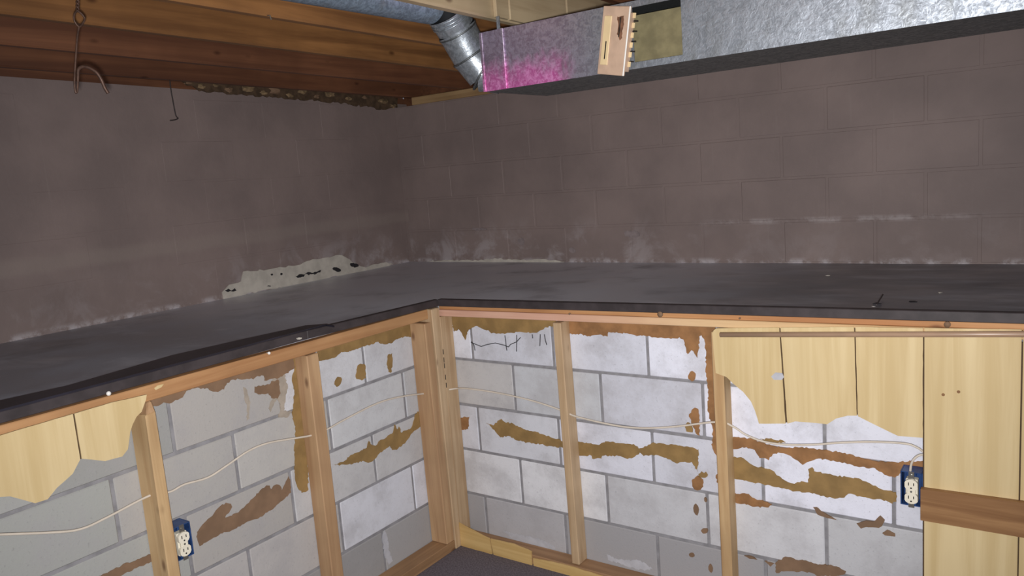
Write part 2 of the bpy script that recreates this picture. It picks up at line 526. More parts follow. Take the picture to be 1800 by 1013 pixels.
# dark lipped edge of the ledge, two lengths
e = 0.004
bm = hexa(bmesh.new(), [(FX, FY - e, zfr(FX) - T), (XE, FY - e, zfr(XE) - T), (XE, FY + 0.02, zfr(XE) - T), (FX, FY + 0.02, zfr(FX) - T),
                        (FX, FY - e, zfr(FX) + 0.002), (XE, FY - e, zfr(XE) + 0.002), (XE, FY + 0.02, zfr(XE) + 0.002), (FX, FY + 0.02, zfr(FX) + 0.002)], 0.002)
obj('edge_strip', bm, EDGE, ledge)
bm = hexa(bmesh.new(), [(FX - 0.02, YE, zfl(YE) - T), (FX + e, YE, zfl(YE) - T), (FX + e, -2.06, zfl(-2.06) - T), (FX - 0.02, -2.06, zfl(-2.06) - T),
                        (FX - 0.02, YE, zfl(YE) + 0.002), (FX + e, YE, zfl(YE) + 0.002), (FX + e, -2.06, zfl(-2.06) + 0.002), (FX - 0.02, -2.06, zfl(-2.06) + 0.002)], 0.002)
hexa(bm, [(FX - 0.02, -2.06, zfl(-2.06) - T), (FX + e, -2.06, zfl(-2.06) - T), (FX + e, FY - e, zfl(FY) - T), (FX - 0.02, FY, zfl(FY) - T),
          (FX - 0.02, -2.06, zfl(-2.06) + 0.002), (FX + e, -2.06, zfl(-2.06) + 0.002), (FX + e, FY - e, zfl(FY) + 0.002), (FX - 0.02, FY, zfl(FY) + 0.002)], 0.002)
obj('edge_strip', bm, EDGE, ledge)

# ------------------------------------------------------------------ ragged adhesive, plaster and residue on the walls (parts of their walls)
def patch(parent, side, pts, mat, name='adhesive_patch', proud=0.0022, seed=0, amp=0.0030, step=0.007, off=0.0):
    if side == 'R': P = [at(u, v, 1, YR - proud - off) for u, v in pts]; n = (0, -1, 0)
    elif side == 'L': P = [at(u, v, 0, XL + proud + off) for u, v in pts]; n = (1, 0, 0)
    elif side == 'UR': P = [at(u, v, 1, -0.003 - proud) for u, v in pts]; n = (0, -1, 0)
    else: P = [at(u, v, 0, 0.002 + proud) for u, v in pts]; n = (1, 0, 0)
    ax = 1 if side in ('R', 'UR') else 0
    P = rag(P, amp, step, seed + len(pts))
    for q in P: q[ax] = P[0][ax] if False else (-1 if ax == 1 else 1) * 0 + q[ax]
    val = {'R': YR - proud - off, 'L': XL + proud + off, 'UR': -0.003 - proud, 'UL': 0.002 + proud}[side]
    for q in P: q[ax] = val
    return obj(name, prism(P, n, proud + 0.0035), mat, parent)
def oval(x0, x1, y0, y1, k=12, tilt=0.0, seed=0):
    rnd = random.Random(seed)
    cx, cy, a, b = (x0 + x1) / 2, (y0 + y1) / 2, (x1 - x0) / 2, (y1 - y0) / 2
    return [(cx + a * math.cos(2 * math.pi * i / k) * rnd.uniform(.85, 1.1) + tilt * math.sin(2 * math.pi * i / k), cy + b * math.sin(2 * math.pi * i / k) * rnd.uniform(.9, 1.08)) for i in range(k)]

K = 5.625
# left wall, bay between the first and second stud
patch(ll, 'L', crop(250, 640, K, [(60, 330), (1280, -20), (1500, -70), (1530, 30), (1350, 140), (1210, 165), (1205, 115), (1140, 122), (1100, 150), (960, 150), (900, 155), (840, 190), (810, 255), (730, 275), (690, 270), (640, 240), (500, 245), (440, 265), (400, 330), (330, 360), (270, 390), (230, 385), (100, 425)]), GLUE_B, seed=1)
patch(ll, 'L', crop(250, 640, K, [(1115, 225), (1200, 210), (1260, 205), (1280, 170), (1350, 160), (1370, 290), (1340, 345), (1280, 340), (1250, 290), (1170, 300), (1115, 285)]), GLUE_B, seed=2)
patch(ll, 'L', crop(250, 640, K, [(1000, 230), (1040, 260), (1070, 380), (1060, 540), (1035, 560), (1040, 420), (1010, 340)]), STAIN, 'water_stain', proud=0.0012, seed=3)
patch(ll, 'L', crop(250, 640, K, [(1290, 140), (1400, 60), (1440, 240), (1420, 330), (1400, 460), (1480, 470), (1440, 530), (1350, 530), (1370, 400), (1330, 350), (1270, 480), (1250, 440), (1290, 330)]), STAIN, 'water_stain', proud=0.0012, seed=4)
patch(ll, 'L', [(512, 620), (530, 615), (536, 740), (541, 800), (542, 862), (531, 867), (525, 860), (519, 840), (518, 800), (520, 750), (514, 730), (518, 690), (514, 665), (519, 645)], GLUE_O, seed=5, off=0.0006)
patch(ll, 'L', crop(280, 820, K, [(375, 650), (430, 580), (500, 510), (560, 440), (600, 400), (660, 360), (710, 370), (720, 400), (690, 460), (650, 510), (720, 490), (800, 440), (880, 370), (940, 310), (1000, 240), (1060, 190), (1095, 190), (1110, 230), (1130, 195), (1160, 180), (1190, 190), (1215, 245), (1245, 170), (1280, 100), (1300, 170), (1305, 260), (1240, 320), (1180, 370), (1100, 440), (1000, 500), (900, 540), (820, 580), (680, 650), (640, 650), (580, 690), (510, 725), (440, 760), (400, 790), (380, 740)]), GLUE_B, seed=6)
patch(ll, 'L', crop(0, 833, K, [(600, 1150), (1000, 1012), (1120, 950), (1270, 880), (1500, 795), (1560, 850), (1330, 940), (1200, 1012), (900, 1160)]), GLUE_B, seed=7)
# left wall, bay between second stud and the corner
patch(ll, 'L', crop(540, 560, K, [(100, 260), (1060, 30), (1110, 180), (1085, 205), (1000, 180), (960, 182), (880, 205), (830, 250), (760, 255), (690, 235), (610, 265), (540, 280), (500, 300), (420, 325), (340, 330), (290, 380), (200, 410), (110, 425)]), GLUE_O, seed=8)
patch(ll, 'L', crop(540, 560, K, oval(275, 342, 575, 675, seed=1, tilt=-12)), GLUE_O, seed=9)
patch(ll, 'L', crop(540, 560, K, [(500, 470), (530, 445), (575, 460), (580, 590), (540, 612), (490, 600), (482, 560)]), GLUE_O, seed=10)
patch(ll, 'L', crop(540, 560, K, [(800, 360), (840, 345), (845, 440), (830, 540), (805, 530), (790, 440)]), GLUE_O, seed=11)
patch(ll, 'L', crop(540, 720, K, [(270, 545), (350, 520), (440, 450), (590, 380), (610, 310), (640, 350), (680, 360), (720, 310), (770, 290), (850, 230), (870, 150), (890, 200), (910, 170), (930, 230), (1030, 185), (1060, 100), (1090, 20), (1140, 20), (1145, 160), (1060, 210), (1020, 260), (960, 340), (880, 400), (845, 400), (820, 360), (760, 400), (700, 450), (650, 510), (590, 525), (560, 510), (480, 530), (380, 550)]), GLUE_O, seed=12)
# right wall, bay between the corner and the first stud
patch(lr, 'R', crop(780, 540, K, [(60, 60), (1110, 110), (1110, 195), (1085, 190), (1010, 200), (960, 230), (900, 255), (760, 245), (680, 255), (560, 265), (470, 260), (440, 230), (380, 215), (330, 185), (270, 210), (230, 250), (210, 330), (180, 260), (150, 220), (100, 245)]), GLUE_O, seed=13)
patch(lr, 'R', crop(780, 680, K, [(420, 360), (490, 385), (530, 340), (570, 320), (600, 350), (680, 365), (740, 400), (830, 430), (920, 450), (1000, 480), (1080, 510), (1240, 560), (1240, 625), (1180, 605), (1040, 590), (960, 570), (900, 565), (800, 550), (700, 520), (640, 490), (560, 500), (530, 470), (500, 430), (470, 400)]), GLUE_O, seed=14)
patch(lr, 'R', crop(780, 680, K, [(160, 310), (250, 300), (245, 370), (240, 420), (160, 430)]), GLUE_R, seed=15)
# right wall, bay between the two studs
patch(lr, 'R', crop(1000, 540, K, [(-60, 100), (1450, 180), (1470, 640), (1480, 1012), (1500, 1400), (1490, 1510), (1470, 1500), (1415, 1380), (1420, 1200), (1385, 1080), (1370, 1012), (1380, 860), (1365, 740), (1350, 600), (1355, 480), (1340, 340), (1310, 280), (1290, 290), (1280, 420), (1270, 505), (1240, 460), (1210, 425), (1175, 465), (1160, 420), (1140, 340), (1095, 300), (1050, 310), (960, 310), (880, 305), (780, 290), (690, 285), (560, 260), (440, 250), (390, 245), (380, 290), (290, 275), (180, 290), (130, 270), (-60, 262)]), GLUE_R, seed=16)
patch(lr, 'R', crop(1000, 540, K, oval(1180, 1255, 635, 735, seed=3)), GLUE_R, seed=17)
patch(lr, 'R', crop(1000, 700, K, [(1240, 95), (1275, 110), (1285, 200), (1290, 370), (1255, 350), (1210, 240), (1185, 180), (1210, 130)]), GLUE_R, seed=18)
patch(lr, 'R', crop(1000, 700, K, [(1145, 285), (1170, 240), (1215, 270), (1220, 340), (1160, 330)]), GLUE_O, seed=19)
patch(lr, 'R', crop(1000, 700, K, [(60, 430), (200, 450), (290, 465), (360, 430), (440, 435), (520, 450), (560, 455), (640, 455), (690, 500), (740, 490), (810, 450), (880, 445), (1000, 460), (1120, 475), (1280, 510), (1280, 640), (1270, 730), (1230, 660), (1215, 635), (1110, 635), (1060, 645), (1000, 610), (900, 575), (820, 560), (740, 575), (700, 540), (650, 580), (580, 605), (510, 575), (420, 575), (330, 570), (320, 600), (230, 600), (225, 570), (60, 565)]), GLUE_O, seed=20)
patch(lr, 'R', crop(1000, 700, K, oval(1215, 1330, 770, 915, seed=5)), GLUE_R, seed=21)
patch(lr, 'R', crop(1000, 700, K, [(1280, 750), (1310, 728), (1335, 745), (1355, 728), (1372, 760), (1350, 792), (1310, 790), (1285, 780)]), GLUE_O, seed=22)
patch(lr, 'R', crop(1000, 700, K, [(1450, 770), (1500, 740), (1500, 880), (1460, 830)]), GLUE_R, seed=23)
for i, q in enumerate([oval(1005, 1058, 300, 415, 9, 8, 2), oval(1082, 1150, 540, 597, 9, 0, 3), oval(962, 1020, 780, 830, 8, 6, 4), oval(1155, 1198, 890, 980, 9, 4, 5), oval(1110, 1138, 235, 285, 7, 5, 6)]):
    patch(lr, 'R', crop(1040, 833, K, q), GLUE_B, seed=30 + i, amp=0.001)
# right wall, bay between the second stud and the socket
patch(lr, 'R', crop(1280, 740, K, [(20, 160), (250, 180), (330, 215), (430, 250), (560, 270), (700, 265), (820, 275), (930, 290), (1080, 310), (1200, 330), (1290, 360), (1400, 390), (1560, 415), (1700, 410), (1930, 395), (1930, 480), (1700, 520), (1650, 565), (1560, 540), (1490, 500), (1450, 470), (1300, 460), (1200, 430), (1080, 410), (960, 380), (870, 380), (780, 410), (740, 440), (690, 395), (620, 350), (520, 320), (440, 330), (400, 390), (370, 370), (310, 370), (260, 290), (180, 260), (20, 290)]), GLUE_R, seed=40)
patch(lr, 'R', crop(1280, 740, K, [(310, 180), (400, 180), (540, 195), (570, 220), (420, 215)]), GLUE_O, seed=41)
patch(lr, 'R', crop(1280, 740, K, [(20, 360), (150, 370), (190, 400), (260, 450), (340, 470), (430, 490), (480, 540), (560, 590), (640, 625), (720, 600), (790, 610), (800, 520), (790, 480), (830, 460), (850, 500), (960, 520), (1060, 545), (1200, 560), (1310, 580), (1430, 640), (1560, 690), (1660, 710), (1660, 800), (1620, 820), (1560, 790), (1400, 770), (1190, 720), (1150, 760), (1080, 770), (960, 755), (850, 715), (760, 710), (620, 690), (500, 660), (350, 630), (200, 600), (20, 560)]), GLUE_O, seed=42)
patch(lr, 'R', crop(1280, 740, K, [(20, 720), (200, 725), (260, 770), (340, 790), (430, 830), (400, 860), (260, 850), (180, 830), (20, 800)]), GLUE_R, seed=43)
K2 = 6.43
patch(lr, 'R', crop(1280, 860, K2, [(960, 205), (1000, 205), (1060, 260), (1130, 300), (1220, 350), (1120, 330), (1010, 290)]), GLUE_B, seed=44, amp=0.001)
patch(lr, 'R', crop(1280, 860, K2, [(1450, 390), (1560, 360), (1640, 370), (1720, 300), (1770, 350), (1740, 420), (1700, 440), (1560, 430), (1500, 450)]), GLUE_B, seed=45, amp=0.001)
patch(lr, 'R', crop(1280, 860, K2, [(530, 840), (620, 780), (640, 765), (710, 775), (760, 800), (880, 810), (960, 840), (1060, 860), (1160, 860), (1250, 890), (1330, 930), (1300, 970), (1230, 984), (1000, 984), (940, 950), (830, 930), (800, 940), (620, 930), (540, 950)]), GLUE_B, seed=46)
patch(lr, 'R', crop(1280, 860, K2, [(180, 755), (250, 760), (330, 800), (240, 790)]), GLUE_B, seed=47, amp=0.001)
patch(lr, 'R', crop(1280, 860, K2, [(410, 815), (520, 840), (480, 880)]), GLUE_B, seed=48, amp=0.001)
patch(lr, 'R', crop(1520, 760, 5.065, [(155, 900), (200, 870), (270, 905), (270, 930), (180, 920)]), GLUE_B, seed=49, amp=0.001)
# thin dark runs of old glue on a block by the corner
bm = bmesh.new()
runs = [[(270, 350), (370, 390), (430, 370), (510, 355), (600, 378), (640, 395)], [(640, 395), (660, 370), (720, 345), (760, 300)], [(605, 280), (612, 330), (618, 390), (625, 430)], [(722, 275), (722, 350), (720, 440)], [(955, 270), (952, 330), (950, 385)], [(995, 270), (1005, 330), (1020, 375)], [(875, 270), (880, 310)], [(275, 340), (300, 380), (310, 430)]]
for rr_ in runs:
    tube([at(u, v, 1, YR - 0.0005) for u, v in crop(780, 540, K, rr_)], 0.0017, 5, bm)
obj('adhesive_runs', bm, CHAR, lr)
# bloom and mould clouds in the bottom course
W3 = plain('wall_salt_bloom', c255(142, 130, 130), 0.9, var=0.15, scale=40)
W2 = plain('salt_bloom', c255(184, 185, 192), 0.9, var=0.08, scale=30)
patch(lr, 'R', crop(780, 833, K, [(590, 570), (700, 600), (900, 640), (1040, 690), (1100, 740), (980, 730), (860, 710), (700, 650)]), W2, 'salt_bloom', proud=0.001, seed=60, amp=0.004)
patch(lr, 'R', crop(1040, 833, K, [(150, 800), (260, 850), (480, 860), (600, 940), (520, 960), (330, 910), (160, 850)]), W2, 'salt_bloom', proud=0.001, seed=61, amp=0.004)
patch(ll, 'L', crop(600, 833, K, [(430, 560), (460, 640), (470, 760), (510, 860), (470, 900), (430, 800), (410, 660)]), W2, 'salt_bloom', proud=0.001, seed=62, amp=0.003)
# upper walls: white plaster left behind, black residue on it
pl = patch(wl, 'UL', [(391, 514), (403, 501), (424, 494), (428, 478), (470, 474), (517, 467), (550, 456), (600, 449), (607, 452), (624, 463), (640, 470), (674, 462), (691, 464), (674, 473), (627, 481), (580, 488), (560, 496), (503, 505), (436, 516), (419, 525), (393, 527)], PLASTER, 'plaster_patch', proud=0.0035, seed=70, amp=0.006, step=0.02)
spots = [[(396, 511), (402, 508), (407, 511), (413, 507), (416, 511), (408, 513), (399, 513)], [(520, 486), (530, 482), (538, 482), (534, 487), (524, 489)], [(536, 480), (546, 479), (552, 481), (543, 484)], [(549, 480), (565, 475), (563, 479), (553, 483)], oval(585, 600, 470, 478, 9, 3, 8), oval(615, 631, 462, 470, 9, 3, 9), oval(476, 480, 481, 485, 6), oval(493, 497, 480, 484, 6), oval(470, 477, 502, 504, 6)]
for i, q in enumerate(spots):
    patch(wl, 'UL', q, CHAR, 'residue_spot', proud=0.006, seed=80 + i, amp=0.004, step=0.010)
patch(wr, 'UR', [(748, 460), (790, 457), (840, 458), (870, 454), (900, 457), (960, 456), (992, 460), (985, 466), (900, 466), (840, 466), (780, 465)], PLASTER, 'plaster_patch', proud=0.002, seed=90, amp=0.005, step=0.02)
for i, q in enumerate([oval(1095, 1125, 405, 418, 10, 2, 11), oval(1000, 1012, 435, 446, 8, 2, 12), oval(910, 922, 418, 432, 8, 1, 13), oval(828, 858, 401, 405, 9, 0, 14)]):
    patch(wr, 'UR', q, W3, 'salt_bloom', proud=0.0012, seed=100 + i, amp=0.006, step=0.015)

# ------------------------------------------------------------------ wooden framing against the low walls
def board(name, x0, x1, y0, y1, z0, z1, mat, label, cat='stud', group=None, bev=0.002):
    return tag(obj(name, box(x0, x1, y0, y1, z0, z1, bev), mat), label, cat, group)
def slope_board(name, axis, a0, a1, p0, p1, zb0, zb1, zt0, zt1, mat, label, cat, bev=0.002):
    if axis == 0:
        P = [(a0, p0, zb0), (a1, p0, zb1), (a1, p1, zb1), (a0, p1, zb0), (a0, p0, zt0), (a1, p0, zt1), (a1, p1, zt1), (a0, p1, zt0)]
    else:
        P = [(p0, a0, zb0), (p0, a1, zb1), (p1, a1, zb1), (p1, a0, zb0), (p0, a0, zt0), (p0, a1, zt1), (p1, a1, zt1), (p1, a0, zt0)]
    return tag(obj(name, hexa(bmesh.new(), P, bev), mat), label, cat)
# top plates: right wall has two layers, left wall one
slope_board('top_plate', 0, FX + 0.002, XE, FY, YR - 0.001, -0.0125, 0.020, zfr(FX) - T, zfr(XE) - T, W_ORANGE_X, 'thin orange wooden strip right under the dark ledge edge on the right wall', 'plate', 0.0015)
TOPRAIL = slope_board('top_rail', 0, FX + 0.003, XE, FY - 0.006, YR - 0.001, -0.0405, -0.004, -0.013, 0.0195, W_PINK, 'pinkish wooden rail along the top of the right framing', 'rail')
slope_board('top_plate', 1, YE, -1.4262, XL + 0.001, FX, zfl(YE) - T - 0.052, -0.0405, zfl(YE) - T, zfl(FY) - T, W_ORANGE, 'orange wooden plate running under the ledge on the left wall', 'plate')
# studs
ZB = ZF + 0.043
TOP = -0.042
def stud(mat, x0, x1, y0, y1, label, z0=ZB, z1=TOP, lean=(0, 0)):
    P = [(x0, y0, z0), (x1, y0, z0), (x1, y1, z0), (x0, y1, z0)] + [(x + lean[0], y + lean[1], z1) for x, y in ((x0, y0), (x1, y0), (x1, y1), (x0, y1))]
    return tag(obj('wall_stud', hexa(bmesh.new(), P, 0.003), mat), label, 'stud')
s1 = stud(W_STUD, 1.981, 2.016, YR - 0.066, YR - 0.001, 'upright wooden stud on the right wall midway between corner post and torn panel', z0=ZF + 0.043, lean=(-0.012, 0))
s2 = stud(W_STUDY, 2.600, 2.638, YR - 0.066, YR - 0.001, 'upright wooden stud whose head goes behind the torn yellow panel at the right', lean=(-0.006, 0))
sB = stud(W_STUDB, XL + 0.001, XL + 0.070, -2.071, -2.018, 'upright wooden stud midway along the left wall, right of the blue socket box', z1=-0.044)
# stud with the chamfered, torn-off head
sa = empty('wall_stud', (XL + 0.044, -2.662, ZF), 'split-topped wooden stud beside the torn yellow panel at the left', 'stud')
P = [(XL + 0.001, -2.681, ZB), (XL + 0.088, -2.681, ZB), (XL + 0.088, -2.640, ZB), (XL + 0.001, -2.640, ZB),
     (XL + 0.001, -2.681, -0.075), (XL + 0.078, -2.672, -0.075), (XL + 0.078, -2.640, -0.070), (XL + 0.001, -2.640, -0.070)]
bm = hexa(bmesh.new(), P, 0.003)
obj('post', bm, W_STUDY, sa)
bm = hexa(bmesh.new(), [(XL + 0.001, -2.672, -0.077), (XL + 0.078, -2.668, -0.077), (XL + 0.078, -2.640, -0.073), (XL + 0.001, -2.640, -0.073),
                        (XL + 0.001, -2.652, -0.043), (XL + 0.060, -2.652, -0.043), (XL + 0.066, -2.642, -0.040), (XL + 0.001, -2.642, -0.040)], 0.003)
obj('stud_head', bm, W_STUDB, sa)
# corner post: three boards side by side
cp = empty('corner_post', (XL + 0.045, -1.37, ZF), 'post of three boards nailed together in the inner corner of the low walls', 'post')
obj('board', hexa(bmesh.new(), [(XL + 0.001, -1.462, ZB), (1.424, -1.462, ZB), (1.424, -1.414, ZB), (XL + 0.001, -1.414, ZB),
                                (XL + 0.001, -1.470, -0.052), (1.420, -1.470, -0.052), (1.420, -1.430, -0.052), (XL + 0.001, -1.430, -0.052)], 0.003), W_STUDB, cp)
obj('board', hexa(bmesh.new(), [(XL + 0.004, -1.409, ZF), (1.427, -1.409, ZF), (1.427, -1.374, ZF), (XL + 0.004, -1.374, ZF),
                                (XL + 0.004, -1.424, 0.0), (1.424, -1.424, 0.0), (1.424, -1.374, 0.0), (XL + 0.004, -1.374, 0.0)], 0.003), W_STUD, cp)
obj('board', hexa(bmesh.new(), [(XL + 0.001, -1.370, ZB), (1.420, -1.370, ZB), (1.420, YR - 0.001, ZB), (XL + 0.001, YR - 0.001, ZB),
                                (XL + 0.001, -1.371, TOP), (1.420, -1.371, TOP), (1.420, YR - 0.001, TOP), (XL + 0.001, YR - 0.001, TOP)], 0.003), W_STUD, cp)
for k, z in enumerate((-0.19, -0.225, -0.25, -0.30, -0.335)):
    obj('nail_mark', box(1.4225, 1.4262, -1.3765, -1.3735, z - 0.012, z + 0.010, 0.0008), DARK, cp)
# bottom plates
board('bottom_plate', XL + 0.001, 1.424, YE, -1.4105, ZF, ZB - 0.001, W_PLATE, 'brown wooden bottom plate on the floor along the left wall', 'plate')
board('bottom_plate', 1.430, XE, -1.368, YR - 0.001, ZF, ZB - 0.001, W_PLATEX, 'brown wooden bottom plate on the floor along the right wall', 'plate')

# ------------------------------------------------------------------ yellow panelling
def panel_piece(parent, side, val, pts, mat, th=0.005, seed=0, amp=0.0005, name='plank'):
    ax, n = (1, (0, -1, 0)) if side == 'R' else (0, (1, 0, 0))
    P = [at(u, v, ax, val) for u, v in pts]
    if amp:
        P = rag(P, amp, 0.02, seed)
        for q in P: q[ax] = val
    return obj(name, prism(P, n, th), mat, parent)
XP = XL + 0.094
pa = empty('wall_panel', at(60, 885, 0, XP), 'torn-off remnant of yellow grooved wall panel hanging at the left below the ledge', 'panel')
panel_piece(pa, 'L', XP, [(-190, 823), (0, 766), (128, 728), (141, 808), (128, 833), (100, 858), (84, 878), (62, 885), (40, 879), (18, 873), (0, 874), (-190, 925)], W_PANEL, seed=1)
panel_piece(pa, 'L', XP, [(131, 727.5), (196, 708), (258, 694), (257, 702), (249, 724), (240, 733), (233, 747), (229, 760), (225, 790), (215, 803), (185, 811), (160, 808), (144, 807)], W_PANEL, seed=2)
panel_piece(pa, 'L', XP - 0.003, [(124, 730), (135, 727), (147, 806), (136, 809)], GROOVE, th=0.003, amp=0, name='groove')
YP = FY - 0.013
pb = empty('wall_panel', at(1440, 745, 1, YP), 'torn yellow grooved wall panel with ragged lower edge beside the full-height panel', 'panel')
panel_piece(pb, 'R', YP, [(1252, 586), (1255, 580), (1260, 577.5), (1369.5, 576), (1380.5, 745), (1358, 745), (1334, 745), (1327, 722), (1320, 706), (1306, 689), (1289, 675), (1277, 663), (1258, 656), (1254, 610)], W_PANEL, seed=3)
panel_piece(pb, 'R', YP, [(1372, 576), (1501, 575), (1506, 731), (1490, 731), (1470, 736), (1454, 746), (1434, 744), (1398, 741), (1384, 745)], W_PANEL, seed=4)
panel_piece(pb, 'R', YP, [(1503.5, 575), (1622, 577), (1622, 770), (1579, 767), (1552, 754), (1526, 741), (1508, 732)], W_PANEL, seed=5)
panel_piece(pb, 'R', YP + 0.003, [(1366, 577), (1374, 577), (1386, 743), (1376, 743)], GROOVE, th=0.003, amp=0, name='groove')
panel_piece(pb, 'R', YP + 0.003, [(1498, 577), (1507, 577), (1510, 729), (1502, 729)], GROOVE, th=0.003, amp=0, name='groove')
# tear showing white core next to the first groove
panel_piece(pb, 'R', YP - 0.001, crop(1230, 540, 4.22, [(530, 515), (560, 485), (610, 490), (625, 520), (610, 540), (550, 540)]), W2, th=0.002, seed=8, amp=0.002, name='torn_spot')
pc = empty('wall_panel', at(1700, 1013, 1, YP), 'full-height yellow grooved wall panel at the right behind the walnut board', 'panel')
ZP = ZF + 0.004
def full_plank(u0, u1, ub0, ub1, x0=None, x1=None):
    a, b_ = at(u0, 577, 1, YP), at(u1, 579.5, 1, YP)
    pts = [a, b_, Vector((b_.x + 0.001, YP, ZP)), Vector((a.x, YP, ZP))]
    return obj('plank', prism(pts, (0, -1, 0), 0.005), W_PANEL, pc)
full_plank(1625, 1796, 1625, 1786)
a = at(1799, 580, 1, YP)
for k in range(3):
    xa, xb = a.x + 0.0005 + k * 0.205, a.x + 0.2025 + k * 0.205
    obj('plank', prism([Vector((xa, YP, a.z + 0.01 * k)), Vector((xb, YP, a.z + 0.01 * k)), Vector((xb, YP, ZP)), Vector((xa, YP, ZP))], (0, -1, 0), 0.005), W_PANEL, pc)
b_ = at(1625, 577, 1, YP)
obj('groove', box(b_.x - 0.004, a.x + 0.6, YP + 0.0025, YP + 0.0055, ZP, -0.02), GROOVE, pc)
for u, v in [(1658, 694), (1685, 689)]:
    q = at(u, v, 1, YP)
    obj('knot', tube([q + Vector((0, 0.001, 0)), q + Vector((0, -0.0012, 0))], 0.0045, 8), W_RAIL, pc)
# strips of panel left along the foot of the wall
YB = -1.3755
pd = empty('base_strip', at(866, 975, 1, YB), 'leftover strip of yellow panel along the floor right of the corner post', 'strip')
panel_piece(pd, 'R', YB, [(797, 914), (824, 929), (860, 947), (865, 975), (801, 957)], W_PANELB, seed=11, amp=0.001)
panel_piece(pd, 'R', YB, [(862, 947.5), (904, 957), (934, 970), (935, 995), (867.5, 975.5)], W_PANELB, seed=12, amp=0.001)
panel_piece(pd, 'R', YB, [(937, 982), (970, 988), (1002, 996), (1060, 1014), (1060, 1029), (938, 996.5)], W_PANELB, seed=13, amp=0.001)

# rod laid across the head of the panels
r0, r1 = at(1266, 588.5, 1, YP - 0.009), at(1800, 587.6, 1, YP - 0.009)
d = (r1 - r0).normalized()
bm = tube([r0, r1 + d * 0.55], 0.0085, 14)
tag(obj('curtain_rod', bm, RODM, None, True), 'thin brown rod fixed across the top of the yellow panels at the right', 'rod')
# walnut board nailed over the panel
YW = YP - 0.019
p_ = [at(u, v, 1, YW) for u, v in [(1618, 860), (1800, 885), (1800, 946), (1618, 915)]]
dt = (p_[1] - p_[0]) / (p_[1].x - p_[0].x)
db = (p_[2] - p_[3]) / (p_[2].x - p_[3].x)
p_[1] = p_[0] + dt * 0.9
p_[2] = p_[3] + db * 0.9
cb = empty('cross_board', p_[3], 'brown walnut-coloured board nailed flat across the yellow panel at the right edge', 'board')
bm = prism(p_, (0, -1, 0), 0.0185)
obj('board', bm, W_RAIL, cb)

# ------------------------------------------------------------------ cable
cab = [at(u, v, 0, 1.378) for u, v in [(-160, 955), (-60, 944), (0, 940), (80, 937), (140, 931), (190, 909), (262, 872), (299, 865), (324, 852), (365, 840), (397, 820), (437, 793), (472, 779), (517, 771), (550, 765), (577, 754), (604, 739), (664, 709), (709, 697), (755, 691)]]
cab += [at(u, v, 1, -1.338) for u, v in [(797, 684), (815, 683), (850, 687), (890, 694), (940, 706), (985, 721), (1008, 731), (1030, 737), (1060, 744), (1100, 751), (1140, 753), (1190, 750), (1262, 742), (1290, 751), (1310, 764), (1340, 776), (1380, 782), (1430, 782), (1470, 779), (1530, 777), (1590, 780), (1612, 787)]]
q = at(1622, 794, 1, -1.335)
cab += [q, q + Vector((0.012, 0, -0.010)), at(1618, 800, 1, -1.345), at(1608, 806, 1, -1.347), at(1602, 816, 1, -1.345), at(1600, 832, 1, -1.340)]
tag(obj('electric_cable', tube(smooth_path(cab, 5), 0.0036, 8), CABLE, None, True), 'thin cream cable strung through all the studs to the right socket', 'cable')

